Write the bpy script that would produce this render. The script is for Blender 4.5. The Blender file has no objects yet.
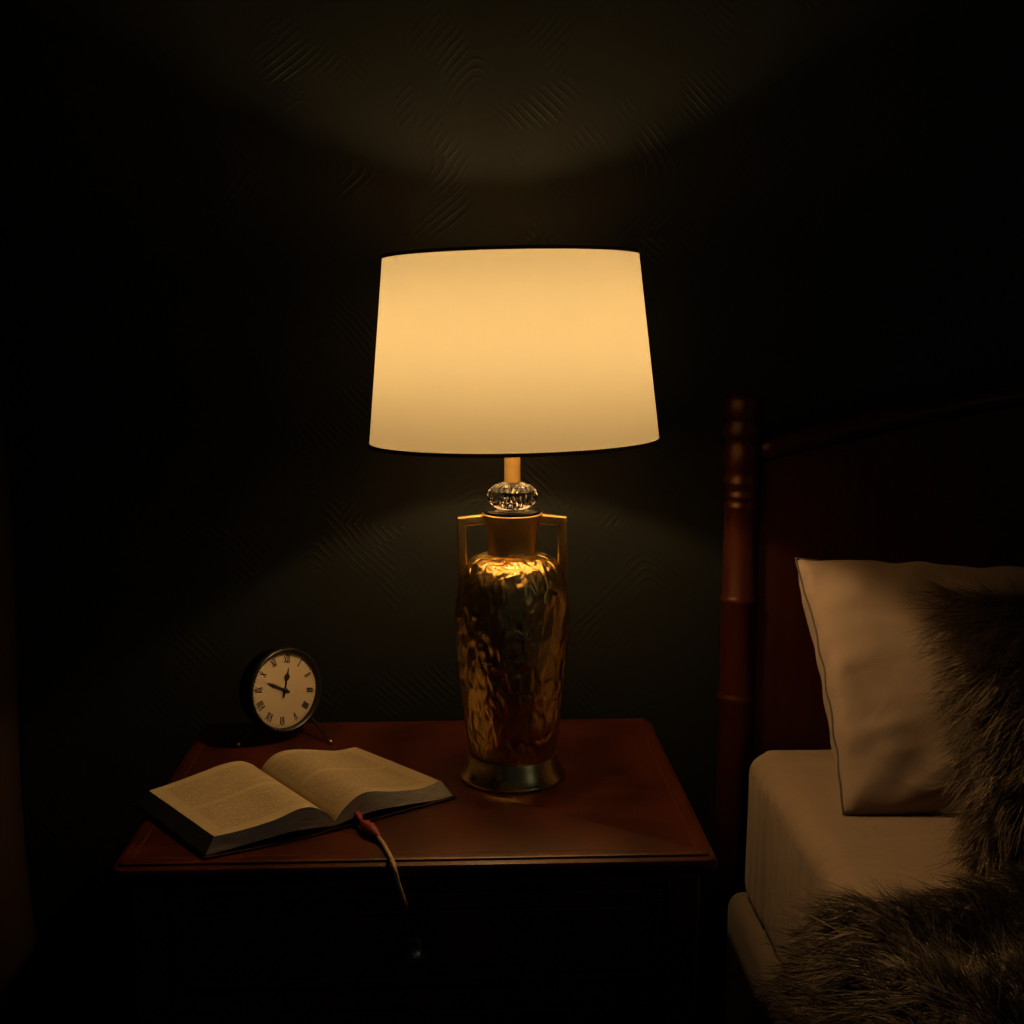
import bpy, bmesh, math, random
import numpy as np
from mathutils import Vector, Matrix, noise
random.seed(4); RNG = np.random.default_rng(7)
PI = math.pi
scene = bpy.context.scene
COL = scene.collection

# ------------------------------------------------------------------ materials
def new_mat(name):
    m = bpy.data.materials.new(name); m.use_nodes = True
    nt = m.node_tree
    return m, nt, nt.nodes['Principled BSDF']
def N(nt, kind, **kw):
    n = nt.nodes.new(kind)
    for k, v in kw.items():
        if k in n.inputs: n.inputs[k].default_value = v
        else: setattr(n, k, v)
    return n
def L(nt, a, b): nt.links.new(a, b)
def obj_coords(nt, scale=(1, 1, 1), rot=(0, 0, 0), gen='Object'):
    t = N(nt, 'ShaderNodeTexCoord'); m = N(nt, 'ShaderNodeMapping')
    m.inputs['Scale'].default_value = scale; m.inputs['Rotation'].default_value = rot
    L(nt, t.outputs[gen], m.inputs['Vector'])
    return m.outputs['Vector']
def ramp(nt, fac, stops):
    r = N(nt, 'ShaderNodeValToRGB'); e = r.color_ramp.elements
    e[0].position, e[0].color = stops[0][0], (*stops[0][1], 1)
    e[1].position, e[1].color = stops[-1][0], (*stops[-1][1], 1)
    for p, c in stops[1:-1]:
        x = e.new(p); x.color = (*c, 1)
    L(nt, fac, r.inputs['Fac']); return r.outputs['Color']
def math_n(nt, op, a, b=None, clamp=False):
    n = N(nt, 'ShaderNodeMath', operation=op); n.use_clamp = clamp
    for i, v in enumerate((a, b)):
        if v is None: continue
        if isinstance(v, (int, float)): n.inputs[i].default_value = v
        else: L(nt, v, n.inputs[i])
    return n.outputs[0]
def bump(nt, bs, h, strength=.3, dist=.001, prev=None):
    b = N(nt, 'ShaderNodeBump'); b.inputs['Strength'].default_value = strength; b.inputs['Distance'].default_value = dist
    L(nt, h, b.inputs['Height'])
    if prev: L(nt, prev, b.inputs['Normal'])
    if bs: L(nt, b.outputs['Normal'], bs.inputs['Normal'])
    return b.outputs['Normal']

def plain(name, col, rough=.5, metal=0, **kw):
    m, nt, b = new_mat(name)
    b.inputs['Base Color'].default_value = (*col, 1); b.inputs['Roughness'].default_value = rough
    b.inputs['Metallic'].default_value = metal
    for k, v in kw.items(): b.inputs[k].default_value = v
    return m

def wood(name, dark, light, rough=.3, scale=(2, 14, 14), coat=.4, spec=.5):
    m, nt, b = new_mat(name)
    v = obj_coords(nt, scale)
    n1 = N(nt, 'ShaderNodeTexNoise', Scale=3.0, Detail=8.0, Roughness=.6, Distortion=.6); L(nt, v, n1.inputs['Vector'])
    w = N(nt, 'ShaderNodeTexWave', Scale=1.3, Distortion=5.0, Detail=4.0); L(nt, v, w.inputs['Vector'])
    f = math_n(nt, 'ADD', math_n(nt, 'MULTIPLY', n1.outputs['Fac'], .65), math_n(nt, 'MULTIPLY', w.outputs['Fac'], .35))
    L(nt, ramp(nt, f, [(.25, dark), (.75, light)]), b.inputs['Base Color'])
    b.inputs['Roughness'].default_value = rough; b.inputs['Coat Weight'].default_value = coat
    b.inputs['Coat Roughness'].default_value = .22
    b.inputs['Specular IOR Level'].default_value = spec; b.inputs['Specular Tint'].default_value = (1, .66, .42, 1)
    bump(nt, b, n1.outputs['Fac'], .15, .0006)
    return m
M = {}
M['mahogany'] = wood('mahogany', (.026, .0040, .0012), (.068, .0125, .0033), rough=.42, coat=.06, spec=.35)
M['body_wood'] = wood('nightstand_body_wood', (.03, .007, .003), (.065, .016, .006), rough=.5, coat=.15)
M['bed_wood'] = wood('bed_wood', (.022, .0036, .0012), (.034, .0054, .0018), rough=.42, scale=(9, 9, 1.5), coat=.08, spec=.35)
M['floor_wood'] = wood('floor_wood', (.02, .009, .004), (.05, .022, .01), rough=.45, coat=.1)

def wallpaper():
    m, nt, b = new_mat('embossed_wallpaper')
    b.inputs['Base Color'].default_value = (.0083, .0089, .0063, 1)
    b.inputs['Roughness'].default_value = .5
    b.inputs['Specular IOR Level'].default_value = .22
    base = obj_coords(nt)
    wob = N(nt, 'ShaderNodeTexNoise', Scale=4.5, Detail=1.0); L(nt, base, wob.inputs['Vector'])
    sub = N(nt, 'ShaderNodeVectorMath', operation='SUBTRACT'); L(nt, wob.outputs['Color'], sub.inputs[0]); sub.inputs[1].default_value = (.5, .5, .5)
    sc = N(nt, 'ShaderNodeVectorMath', operation='SCALE'); L(nt, sub.outputs[0], sc.inputs[0]); sc.inputs['Scale'].default_value = .06
    add = N(nt, 'ShaderNodeVectorMath', operation='ADD'); L(nt, base, add.inputs[0]); L(nt, sc.outputs[0], add.inputs[1])
    sep = N(nt, 'ShaderNodeSeparateXYZ'); L(nt, add.outputs[0], sep.inputs[0])
    X, Z = sep.outputs['X'], sep.outputs['Z']
    k = 2 * PI / .0096
    def zig(p, u, v, shift):
        # chevron lines with rounded bends: u + |triangle wave of v|
        t = math_n(nt, 'PINGPONG', math_n(nt, 'ADD', v, shift), p)
        t = math_n(nt, 'SQRT', math_n(nt, 'ADD', math_n(nt, 'POWER', t, 2.0), .00012))
        w = math_n(nt, 'SINE', math_n(nt, 'MULTIPLY', math_n(nt, 'MULTIPLY', math_n(nt, 'ADD', u, t), .7071), k))
        return math_n(nt, 'MAXIMUM', w, 0.0)
    a = zig(.10, X, Z, 5.03); c = zig(.12, Z, X, 5.07)
    def patch(scale, off, lo, hi, w=0.0):
        n = N(nt, 'ShaderNodeTexNoise', Scale=scale, Detail=1.0)
        mp = N(nt, 'ShaderNodeMapping'); mp.inputs['Location'].default_value = (off, off, off); L(nt, base, mp.inputs['Vector']); L(nt, mp.outputs[0], n.inputs['Vector'])
        r = N(nt, 'ShaderNodeMapRange'); L(nt, n.outputs['Fac'], r.inputs['Value'])
        r.inputs['From Min'].default_value = lo; r.inputs['From Max'].default_value = hi
        return r.outputs[0]
    mx = N(nt, 'ShaderNodeMix'); L(nt, patch(7.0, 3.1, .49, .51), mx.inputs['Factor']); L(nt, a, mx.inputs['A']); L(nt, c, mx.inputs['B'])
    h = math_n(nt, 'MULTIPLY', mx.outputs['Result'], patch(14.0, 9.4, .46, .74))
    fine = N(nt, 'ShaderNodeTexNoise', Scale=500.0, Detail=2.0); L(nt, base, fine.inputs['Vector'])
    n1 = bump(nt, None, fine.outputs['Fac'], .12, .0006)
    bump(nt, b, h, .6, .0010, n1)
    return m
M['wall'] = wallpaper()
M['plain_wall'] = plain('side_wall_paint', (.012, .014, .010), .7)

def shade_cloth():
    m, nt, b = new_mat('lampshade_linen')
    out = nt.nodes['Material Output']
    v = obj_coords(nt, (1, 1, 1), gen='UV')
    wv = N(nt, 'ShaderNodeTexNoise', Scale=1.0, Detail=3.0, Roughness=.7)
    mp = N(nt, 'ShaderNodeMapping'); mp.inputs['Scale'].default_value = (60, 420, 1); L(nt, v, mp.inputs['Vector']); L(nt, mp.outputs[0], wv.inputs['Vector'])
    wh = N(nt, 'ShaderNodeTexNoise', Scale=1.0, Detail=3.0, Roughness=.7)
    mp2 = N(nt, 'ShaderNodeMapping'); mp2.inputs['Scale'].default_value = (900, 24, 1); L(nt, v, mp2.inputs['Vector']); L(nt, mp2.outputs[0], wh.inputs['Vector'])
    f = math_n(nt, 'ADD', math_n(nt, 'MULTIPLY', wv.outputs['Fac'], .5), math_n(nt, 'MULTIPLY', wh.outputs['Fac'], .5))
    tr = N(nt, 'ShaderNodeBsdfTranslucent'); di = N(nt, 'ShaderNodeBsdfDiffuse')
    L(nt, ramp(nt, f, [(.3, (.081, .0745, .053)), (.7, (.103, .0945, .0675))]), tr.inputs['Color'])
    di.inputs['Color'].default_value = (.62, .54, .42, 1)
    a = N(nt, 'ShaderNodeAddShader'); L(nt, tr.outputs[0], a.inputs[0]); L(nt, di.outputs[0], a.inputs[1])
    L(nt, a.outputs[0], out.inputs['Surface'])
    nt.nodes.remove(b)
    return m
M['shade'] = shade_cloth()
M['shade_trim'] = plain('shade_trim', (.14, .085, .06), .7)

def gold(name, rough, hammered, cols=((.46, .31, .095), (.66, .46, .17))):
    m, nt, b = new_mat(name)
    b.inputs['Metallic'].default_value = 1
    v = obj_coords(nt)
    n = N(nt, 'ShaderNodeTexNoise', Scale=30.0, Detail=3.0); L(nt, v, n.inputs['Vector'])
    L(nt, ramp(nt, n.outputs['Fac'], [(.3, cols[0]), (.7, cols[1])]), b.inputs['Base Color'])
    rr = N(nt, 'ShaderNodeMapRange'); L(nt, n.outputs['Fac'], rr.inputs['Value'])
    rr.inputs['To Min'].default_value = rough - .06; rr.inputs['To Max'].default_value = rough + .08
    L(nt, rr.outputs[0], b.inputs['Roughness'])
    if hammered:
        v2 = obj_coords(nt, (1, 1, .62))
        f = N(nt, 'ShaderNodeTexNoise', Scale=85.0, Detail=.5, Distortion=.8); L(nt, v2, f.inputs['Vector'])
        bump(nt, b, f.outputs['Fac'], 1.0, .0042)
    return m
M['gold_hammered'] = gold('hammered_gold', .29, True)
M['gold'] = gold('satin_gold', .36, False)
M['stem_brass'] = gold('stem_brass', .5, False, ((.17, .11, .035), (.21, .14, .048)))
M['brass_base'] = gold('brass_base', .28, False, ((.44, .32, .13), (.58, .44, .20)))
M['glass'] = plain('clear_glass', (1, .97, .92), .02, 0, **{'Transmission Weight': 1.0, 'IOR': 1.5})
M['black'] = plain('black_enamel', (.002, .002, .002), .3, **{'Specular IOR Level': .08})
M['black_metal'] = plain('dark_metal', (.03, .025, .022), .32, .6)
M['socket'] = plain('brass_socket', (.6, .42, .16), .35, 1)
def emit(name, col, s):
    m, nt, b = new_mat(name)
    b.inputs['Base Color'].default_value = (*col, 1)
    b.inputs['Emission Color'].default_value = (*col, 1); b.inputs['Emission Strength'].default_value = s
    return m
M['bulb'] = emit('glowing_bulb', (1, .65, .30), 880)
M['sky_pane'] = emit('dusk_window_pane', (.62, .65, .58), .5)

def cloth(name, col, rough=.85, weave=900, bstr=.15, sheen=.1, wrinkle=0):
    m, nt, b = new_mat(name)
    b.inputs['Base Color'].default_value = (*col, 1); b.inputs['Roughness'].default_value = rough
    b.inputs['Sheen Weight'].default_value = sheen
    v = obj_coords(nt)
    n = N(nt, 'ShaderNodeTexNoise', Scale=float(weave), Detail=1.0); L(nt, v, n.inputs['Vector'])
    p = bump(nt, b, n.outputs['Fac'], bstr, .0005)
    if wrinkle:
        w = N(nt, 'ShaderNodeTexNoise', Scale=14.0, Detail=4.0, Roughness=.5, Distortion=1.5); L(nt, v, w.inputs['Vector'])
        bump(nt, b, w.outputs['Fac'], wrinkle, .004, p)
    return m
M['linen'] = cloth('cream_linen', (.25, .172, .115), wrinkle=.8)
M['sheet'] = cloth('cream_sheet', (.235, .158, .095), wrinkle=.7)
M['piping'] = cloth('pillow_piping', (.07, .05, .033))
M['ticking'] = cloth('cream_ticking', (.19, .13, .08))
M['curtain'] = cloth('brown_curtain', (.05, .021, .007), weave=500)
M['dial'] = plain('aged_dial_paper', (.41, .32, .20), .6)
M['ink'] = plain('dial_ink', (.01, .008, .006), .5)
M['red'] = cloth('red_silk', (.20, .007, .003), .6, weave=1500, sheen=0)
M['cord'] = cloth('braided_cord', (.40, .24, .11), .8, weave=1800, bstr=.6)
M['thread'] = plain('dark_thread', (.05, .03, .02), .8)
M['knob'] = plain('dark_glass_knob', (.55, .54, .48), .33, .9)
M['cover'] = plain('dark_book_cover', (.028, .010, .008), .45)

def fur_mat(name, c1, c2):
    m, nt, b = new_mat(name)
    at = N(nt, 'ShaderNodeAttribute', attribute_name='tone')
    L(nt, ramp(nt, at.outputs['Fac'], [(0, c1), (1, c2)]), b.inputs['Base Color'])
    b.inputs['Roughness'].default_value = .6; b.inputs['Specular IOR Level'].default_value = .25
    return m
M['fur_pillow'] = fur_mat('brown_grey_fur', (.07, .046, .028), (.22, .155, .10))
M['fur_throw'] = fur_mat('tan_fur', (.055, .039, .026), (.19, .14, .095))

def page_mat():
    m, nt, b = new_mat('printed_page')
    t = N(nt, 'ShaderNodeTexCoord'); sep = N(nt, 'ShaderNodeSeparateXYZ'); L(nt, t.outputs['UV'], sep.inputs[0])
    U, V = sep.outputs['X'], sep.outputs['Y']        # U across the page from the gutter, V up the page (metres)
    def band(x, lo, hi):
        return math_n(nt, 'MULTIPLY', math_n(nt, 'GREATER_THAN', x, lo), math_n(nt, 'LESS_THAN', x, hi))
    rows = math_n(nt, 'LESS_THAN', math_n(nt, 'FRACT', math_n(nt, 'MULTIPLY', V, 1 / .0042)), .46)
    mp = N(nt, 'ShaderNodeMapping'); mp.inputs['Scale'].default_value = (420, 238, 1); L(nt, t.outputs['UV'], mp.inputs['Vector'])
    fl = N(nt, 'ShaderNodeVectorMath', operation='FLOOR'); 
    L(nt, mp.outputs[0], fl.inputs[0])
    wn = N(nt, 'ShaderNodeTexNoise', Scale=.9, Detail=2.0); L(nt, mp.outputs[0], wn.inputs['Vector'])
    words = math_n(nt, 'GREATER_THAN', wn.outputs['Fac'], .43)
    block = math_n(nt, 'MULTIPLY', band(U, .007, .114),
                   math_n(nt, 'ADD', band(V, .014, .086), band(V, .095, .166), True))
    ink = math_n(nt, 'MULTIPLY', math_n(nt, 'MULTIPLY', rows, words), block)
    mx = N(nt, 'ShaderNodeMix', data_type='RGBA'); L(nt, math_n(nt, 'MULTIPLY', ink, .52), mx.inputs['Factor'])
    sp = N(nt, 'ShaderNodeTexNoise', Scale=25.0, Detail=4.0); L(nt, t.outputs['UV'], sp.inputs['Vector'])
    L(nt, ramp(nt, sp.outputs['Fac'], [(.3, (.345, .255, .125)), (.7, (.405, .30, .15))]), mx.inputs['A'])
    mx.inputs['B'].default_value = (.07, .045, .025, 1)
    L(nt, mx.outputs['Result'], b.inputs['Base Color']); b.inputs['Roughness'].default_value = .75
    return m
M['page'] = page_mat()
def edge_mat():
    m, nt, b = new_mat('page_edges')
    t = N(nt, 'ShaderNodeTexCoord'); mp = N(nt, 'ShaderNodeMapping'); mp.inputs['Scale'].default_value = (6, 34, 1)
    L(nt, t.outputs['UV'], mp.inputs['Vector'])
    n = N(nt, 'ShaderNodeTexNoise', Scale=1.0, Detail=3.0); L(nt, mp.outputs[0], n.inputs['Vector'])
    L(nt, ramp(nt, n.outputs['Fac'], [(.36, (.30, .27, .20)), (.6, (.66, .60, .46))]), b.inputs['Base Color'])
    b.inputs['Roughness'].default_value = .8
    bump(nt, b, n.outputs['Fac'], .5, .001)
    return m
M['page_edge'] = edge_mat()

# ------------------------------------------------------------------ mesh helpers
def link(name, bm, mat, parent=None, smooth=False, loc=None):
    me = bpy.data.meshes.new(name); bm.normal_update(); bm.to_mesh(me); bm.free()
    o = bpy.data.objects.new(name, me)
    for mm in (mat if isinstance(mat, (list, tuple)) else [mat]): me.materials.append(mm)
    COL.objects.link(o)
    if parent: o.parent = parent
    if loc: o.location = loc
    if smooth:
        for p in me.polygons: p.use_smooth = True
    return o
def empty(name, loc, rot=(0, 0, 0)):
    o = bpy.data.objects.new(name, None); o.empty_display_size = .05; COL.objects.link(o)
    o.location = loc; o.rotation_euler = rot; return o
def tag(o, label, cat, group=None):
    o['label'] = label; o['category'] = cat
    if group: o['group'] = group
    return o
def box(bm, lo, hi, bev=0, seg=2):
    r = bmesh.ops.create_cube(bm, size=1)
    vs = r['verts']
    for v in vs:
        v.co = Vector([(lo[i] + hi[i]) / 2 + v.co[i] * (hi[i] - lo[i]) for i in range(3)])
    if bev:
        es = list({e for v in vs for e in v.link_edges})
        bmesh.ops.bevel(bm, geom=es, offset=bev, segments=seg, affect='EDGES', profile=.5)
    return bm
def B(): return bmesh.new()
def lathe(bm, prof, seg=64, cap=True, rad=None):
    rings = []
    for r, z in prof:
        ring = []
        for i in range(seg):
            a = 2 * PI * i / seg
            rr = rad(a, r, z) if rad else r
            ring.append(bm.verts.new((rr * math.cos(a), rr * math.sin(a), z)))
        rings.append(ring)
    for a, b in zip(rings, rings[1:]):
        for i in range(seg):
            j = (i + 1) % seg
            bm.faces.new((a[i], a[j], b[j], b[i]))
    if cap:
        bm.faces.new(list(reversed(rings[0]))); bm.faces.new(rings[-1])
    return rings
def tube(bm, pts, r, seg=12, cap=True):
    pts = [Vector(p) for p in pts]; rings = []; up = Vector((.13, .22, .97))
    for i, p in enumerate(pts):
        t = (pts[min(i + 1, len(pts) - 1)] - pts[max(i - 1, 0)]).normalized()
        a = t.cross(up)
        if a.length < .05: a = t.cross(Vector((1, 0, 0)))
        a.normalize(); b = t.cross(a).normalized(); up = a.cross(t)
        rr = r[i] if isinstance(r, (list, tuple)) else r
        rings.append([bm.verts.new(p + a * rr * math.cos(2 * PI * k / seg) + b * rr * math.sin(2 * PI * k / seg)) for k in range(seg)])
    for a, b in zip(rings, rings[1:]):
        for k in range(seg):
            j = (k + 1) % seg; bm.faces.new((a[k], a[j], b[j], b[k]))
    if cap: bm.faces.new(list(reversed(rings[0]))); bm.faces.new(rings[-1])
    bmesh.ops.recalc_face_normals(bm, faces=bm.faces)
def smooth_path(pts, n=6):
    pts = [Vector(p) for p in pts]; out = []
    P = [pts[0]] + pts + [pts[-1]]
    for i in range(1, len(P) - 2):
        for k in range(n):
            t = k / n; a, b, c, d = P[i - 1], P[i], P[i + 1], P[i + 2]
            out.append(.5 * ((2 * b) + (-a + c) * t + (2 * a - 5 * b + 4 * c - d) * t * t + (-a + 3 * b - 3 * c + d) * t ** 3))
    out.append(pts[-1]); return out
def grid(bm, f, nu, nv, closed_u=False):
    g = [[bm.verts.new(f(i / nu, j / nv)) for j in range(nv + 1)] for i in range(nu + (0 if closed_u else 1))]
    n = len(g)
    fs = []
    for i in range(nu):
        for j in range(nv):
            fs.append(bm.faces.new((g[i][j], g[(i + 1) % n][j], g[(i + 1) % n][j + 1], g[i][j + 1])))
    return g, fs
def smooth_by_angle(o, ang=40):
    for p in o.data.polygons: p.use_smooth = True
    o.data.set_sharp_from_angle(angle=math.radians(ang))
    return o

WALL_Y = .31; T = .62
# ------------------------------------------------------------------ setting
def struct(name, bm, mat, **k):
    o = link(name, bm, mat, **k); o['kind'] = 'structure'; return o
struct('floor', box(B(), (-1.1, -3.2, -.05), (2.1, WALL_Y + .1, 0)), M['floor_wood'])
struct('wall_back', box(B(), (-1.1, WALL_Y, 0), (2.1, WALL_Y + .1, 2.7)), M['wall'])
struct('wall_left', box(B(), (-1.2, -3.2, 0), (-1.1, WALL_Y + .1, 2.7)), M['plain_wall'])
struct('wall_right', box(B(), (2.1, -3.2, 0), (2.2, WALL_Y + .1, 2.7)), M['plain_wall'])
struct('ceiling', box(B(), (-1.2, -3.2, 2.7), (2.2, WALL_Y + .1, 2.75)), M['plain_wall'])
struct('baseboard_back', box(B(), (-1.1, WALL_Y - .015, 0), (2.1, WALL_Y, .10), .004), M['body_wood'])
wy0, wy1, wz0, wz1 = -2.95, -1.95, 1.2, 2.3
wbm = B()
for lo, hi in [((2.06, wy0 - .06, wz0 - .06), (2.1, wy1 + .06, wz0)), ((2.06, wy0 - .06, wz1), (2.1, wy1 + .06, wz1 + .06)),
               ((2.06, wy0 - .06, wz0), (2.1, wy0, wz1)), ((2.06, wy1, wz0), (2.1, wy1 + .06, wz1)),
               ((2.065, (wy0 + wy1) / 2 - .015, wz0), (2.095, (wy0 + wy1) / 2 + .015, wz1))]:
    box(wbm, lo, hi)
win = struct('window_1', wbm, M['body_wood'])
link('pane', box(B(), (2.085, wy0, wz0), (2.099, wy1, wz1)), M['sky_pane'], win)

# curtain at the left edge, hanging in folds
cb = B()
def cur(u, v):
    z = .02 + 2.5 * v
    x = -1.06 + .412 * u
    amp = .018 * (1 - .25 * v)
    y = .19 + amp * math.sin(u * 2 * PI * 4.2 + .5 * math.sin(z * 2.2)) + .006 * noise.noise(Vector((x * 6, 0, z * 2)))
    x += .005 * math.sin(z * 9) * u
    return Vector((x, y, z))
grid(cb, cur, 90, 40)
bmesh.ops.solidify(cb, geom=cb.faces[:], thickness=.004)
cur_o = link('curtain', cb, M['curtain'], smooth=True)
tag(cur_o, 'long brown fabric curtain hanging in folds at the left end of the dark wall', 'curtain')
rb = B(); tube(rb, [(-1.09, .19, 2.53), (-.55, .19, 2.53)], .012)
cr = link('curtain_rod', rb, M['black_metal'], cur_o, smooth=True)

# ------------------------------------------------------------------ nightstand
ns = empty('nightstand', (-.107, -.02, 0))
tag(ns, 'dark reddish mahogany bedside table with panelled drawers under the gold lamp', 'nightstand')
def at_ns(o): o.location = (.107, .02, 0); return o    # geometry is given in room coordinates
x0, x1, y0, y1 = -.410, .200, -.236, .212
def rounded_slab(bm, x0, x1, y0, y1, prof, cr=.012):
    """stack of rounded rectangles: prof = [(inset, z)]"""
    rings = []
    for ins, z in prof:
        a0, a1, b0, b1 = x0 + ins, x1 - ins, y0 + ins, y1 - ins
        r = max(cr - ins * .6, .003); ring = []
        for cx, cy, s in ((a1 - r, b1 - r, 0), (a0 + r, b1 - r, 1), (a0 + r, b0 + r, 2), (a1 - r, b0 + r, 3)):
            for k in range(7):
                t = (s + k / 6) * PI / 2
                ring.append(bm.verts.new((cx + r * math.cos(t), cy + r * math.sin(t), z)))
        rings.append(ring)
    for a, b in zip(rings, rings[1:]):
        n = len(a)
        for i in range(n):
            bm.faces.new((a[i], b[i], b[(i + 1) % n], a[(i + 1) % n]))
    bm.faces.new(rings[0]); bm.faces.new(list(reversed(rings[-1])))
    bmesh.ops.recalc_face_normals(bm, faces=bm.faces)
tb = B()
rounded_slab(tb, x0, x1, y0, y1, [(.0105, T), (.0085, T - .0008), (.0075, T - .003), (.0065, T - .0035), (.003, T - .005), (.0006, T - .0085),
                                  (0, T - .012), (.001, T - .015), (.004, T - .018), (.006, T - .019), (.010, T - .021), (.013, T - .024)])
top = at_ns(smooth_by_angle(link('tabletop', tb, M['mahogany'], ns), 30))
# slim stringing line let into the top
ib = B(); q = .020; w = .0011; zt = T + .0002
for lo, hi in [((x0 + q, y0 + q, T - .002), (x1 - q, y0 + q + w, zt)), ((x0 + q, y1 - q - w, T - .002), (x1 - q, y1 - q, zt)),
               ((x0 + q, y0 + q + w, T - .002), (x0 + q + w, y1 - q - w, zt)), ((x1 - q - w, y0 + q + w, T - .002), (x1 - q, y1 - q - w, zt))]:
    box(ib, lo, hi)
M['inlay'] = plain('inlay_line', (.085, .022, .007), .35)
inl = link('inlay_line', ib, M['inlay'], top)
bx0, bx1, by0, by1 = x0 + .018, x1 - .017, y0 + .014, y1 - .012
cb = B()
fz = T - .024
# case: sides, back, bottom, front rails and stiles
for lo, hi in [((bx0, by0, .06), (bx0 + .034, by0 + .02, fz)), ((bx1 - .034, by0, .06), (bx1, by0 + .02, fz)),
               ((bx0, by0 + .02, .06), (bx0 + .018, by1, fz)), ((bx1 - .018, by0 + .02, .06), (bx1, by1, fz)),
               ((bx0 + .018, by1 - .012, .06), (bx1 - .018, by1, fz)), ((bx0 + .018, by0 + .02, .08), (bx1 - .018, by1 - .012, .095)),
               ((bx0 + .034, by0, fz - .012), (bx1 - .034, by0 + .02, fz)), ((bx0 + .034, by0, .455), (bx1 - .034, by0 + .02, .475)),
               ((bx0 + .034, by0, .335), (bx1 - .034, by0 + .02, .355)), ((bx0 + .034, by0, .06), (bx1 - .034, by0 + .02, .09))]:
    box(cb, lo, hi, .0015, 1)
at_ns(link('case', cb, M['body_wood'], ns))
def drawer(z0, z1):
    d = B(); a0, a1 = bx0 + .036, bx1 - .036; yf = by0 + .004
    box(d, (a0, yf, z0), (a1, yf + .014, z1), .001, 1)
    # raised frame round a sunk field
    box(d, (a0 + .002, yf - .004, z0 + .002), (a1 - .002, yf + .001, z0 + .012), .0018); box(d, (a0 + .002, yf - .004, z1 - .012), (a1 - .002, yf + .001, z1 - .002), .0018)
    box(d, (a0 + .002, yf - .004, z0 + .013), (a0 + .012, yf + .001, z1 - .013), .0018); box(d, (a1 - .012, yf - .004, z0 + .013), (a1 - .002, yf + .001, z1 - .013), .0018)
    box(d, (a0 + .022, yf - .003, z0 + .021), (a1 - .022, yf + .001, z1 - .021), .0024)
    o = at_ns(link('drawer', d, M['body_wood'], ns))
    k = B(); cx = (a0 + a1) / 2
    lathe(k, [(.0001, 0), (.007, 0), (.0075, .002), (.004, .004), (.0035, .012), (.006, .014), (.0088, .018), (.0098, .022), (.0088, .026), (.005, .0295), (.0001, .0305)], 32, cap=False)
    bmesh.ops.rotate(k, verts=k.verts, cent=(0, 0, 0), matrix=Matrix.Rotation(PI / 2, 3, 'X'))
    kn = link('knob', k, M['knob'], o, smooth=True); kn.location = (cx - .003, yf - .003, (z0 + z1) / 2 - .004)
    kn['label'] = 'small dark glassy round knob'
    return o
drawer(.477, fz - .014); drawer(.357, .453); drawer(.092, .333)
for sx in (bx0 + .02, bx1 - .02):
    for sy in (by0 + .02, by1 - .02):
        f = B(); lathe(f, [(.012, 0), (.018, .012), (.020, .03), (.017, .045), (.02, .06)], 24)
        o = link('foot', f, M['body_wood'], ns, smooth=True); o.location = (sx + .107, sy + .02, 0)

# ------------------------------------------------------------------ table lamp
lamp = empty('table_lamp', (.0004, 0, T))
tag(lamp, 'glowing table lamp, hammered gold urn with two handles and drum shade', 'lamp')
def px(z): return z - T
def addl(name, bm, mat, parent=lamp, smooth=True): return link(name, bm, mat, parent, smooth=smooth)
b = B(); lathe(b, [(.052, 0), (.0615, 0), (.0632, .0012), (.0634, .0035), (.0622, .005), (.0602, .008), (.0575, .014), (.0550, .021), (.0535, .027), (.0528, .0288), (.049, .0292)], 96)
smooth_by_angle(addl('base', b, M['brass_base']), 50)
# urn body
cp = [(.0500, .0285), (.0512, .032), (.0530, .045), (.0553, .060), (.0585, .083), (.0610, .105), (.0635, .130), (.0655, .155), (.0663, .178),
      (.0662, .200), (.0650, .220), (.0622, .238), (.0575, .251), (.0510, .2595), (.0430, .2645), (.0340, .2668), (.0288, .2675)]
cpv = smooth_path([(r, z, 0) for r, z in cp], 5)
b = B()
def ham(a, r, z):
    p = Vector((math.cos(a) * .065 * 34, math.sin(a) * .065 * 34, z * 20))
    k = min(1, max(0, (z - .035) / .02)) * min(1, max(0, (.262 - z) / .012))
    p += Vector((noise.noise(p * .5), noise.noise(p * .5 + Vector((9, 0, 0))), 0)) * 1.2
    return r + .0011 * k * noise.noise(p)
lathe(b, [(v.x, v.y) for v in cpv], 200, rad=ham)
addl('body', b, M['gold_hammered'])
b = B(); lathe(b, [(.0290, .267), (.0281, .2695), (.0276, .274), (.0284, .286), (.0300, .298), (.0325, .308), (.0345, .3125), (.0352, .3145), (.0345, .3155), (.031, .3158)], 96)
addl('neck', b, M['gold'])
b = B(); lathe(b, [(.030, .3155), (.0328, .316), (.0334, .3175), (.0328, .319), (.022, .3198), (.018, .3202)], 64)
addl('black_collar', b, M['black'])
# square-section handles
for s in (-1, 1):
    b = B(); hw = .0056
    pts = [(s * .031, .3095), (s * .0585, .3075), (s * .0585, .243)]
    def mitre(bm):
        A = [(s * .030, .3145), (s * .0635, .3110), (s * .0630, .236), (s * .0525, .247), (s * .0535, .3015), (s * .029, .3035)]
        f = [bm.verts.new((x, -hw, z)) for x, z in A]; g = [bm.verts.new((x, hw, z)) for x, z in A]
        bm.faces.new(f); bm.faces.new(list(reversed(g)))
        for i in range(6): bm.faces.new((f[i], g[i], g[(i + 1) % 6], f[(i + 1) % 6]))
        bmesh.ops.recalc_face_normals(bm, faces=bm.faces)
        bmesh.ops.bevel(bm, geom=bm.edges[:], offset=.0017, segments=3, affect='EDGES', profile=.5)
    mitre(b)
    smooth_by_angle(addl('handle', b, M['gold']), 50)
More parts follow.
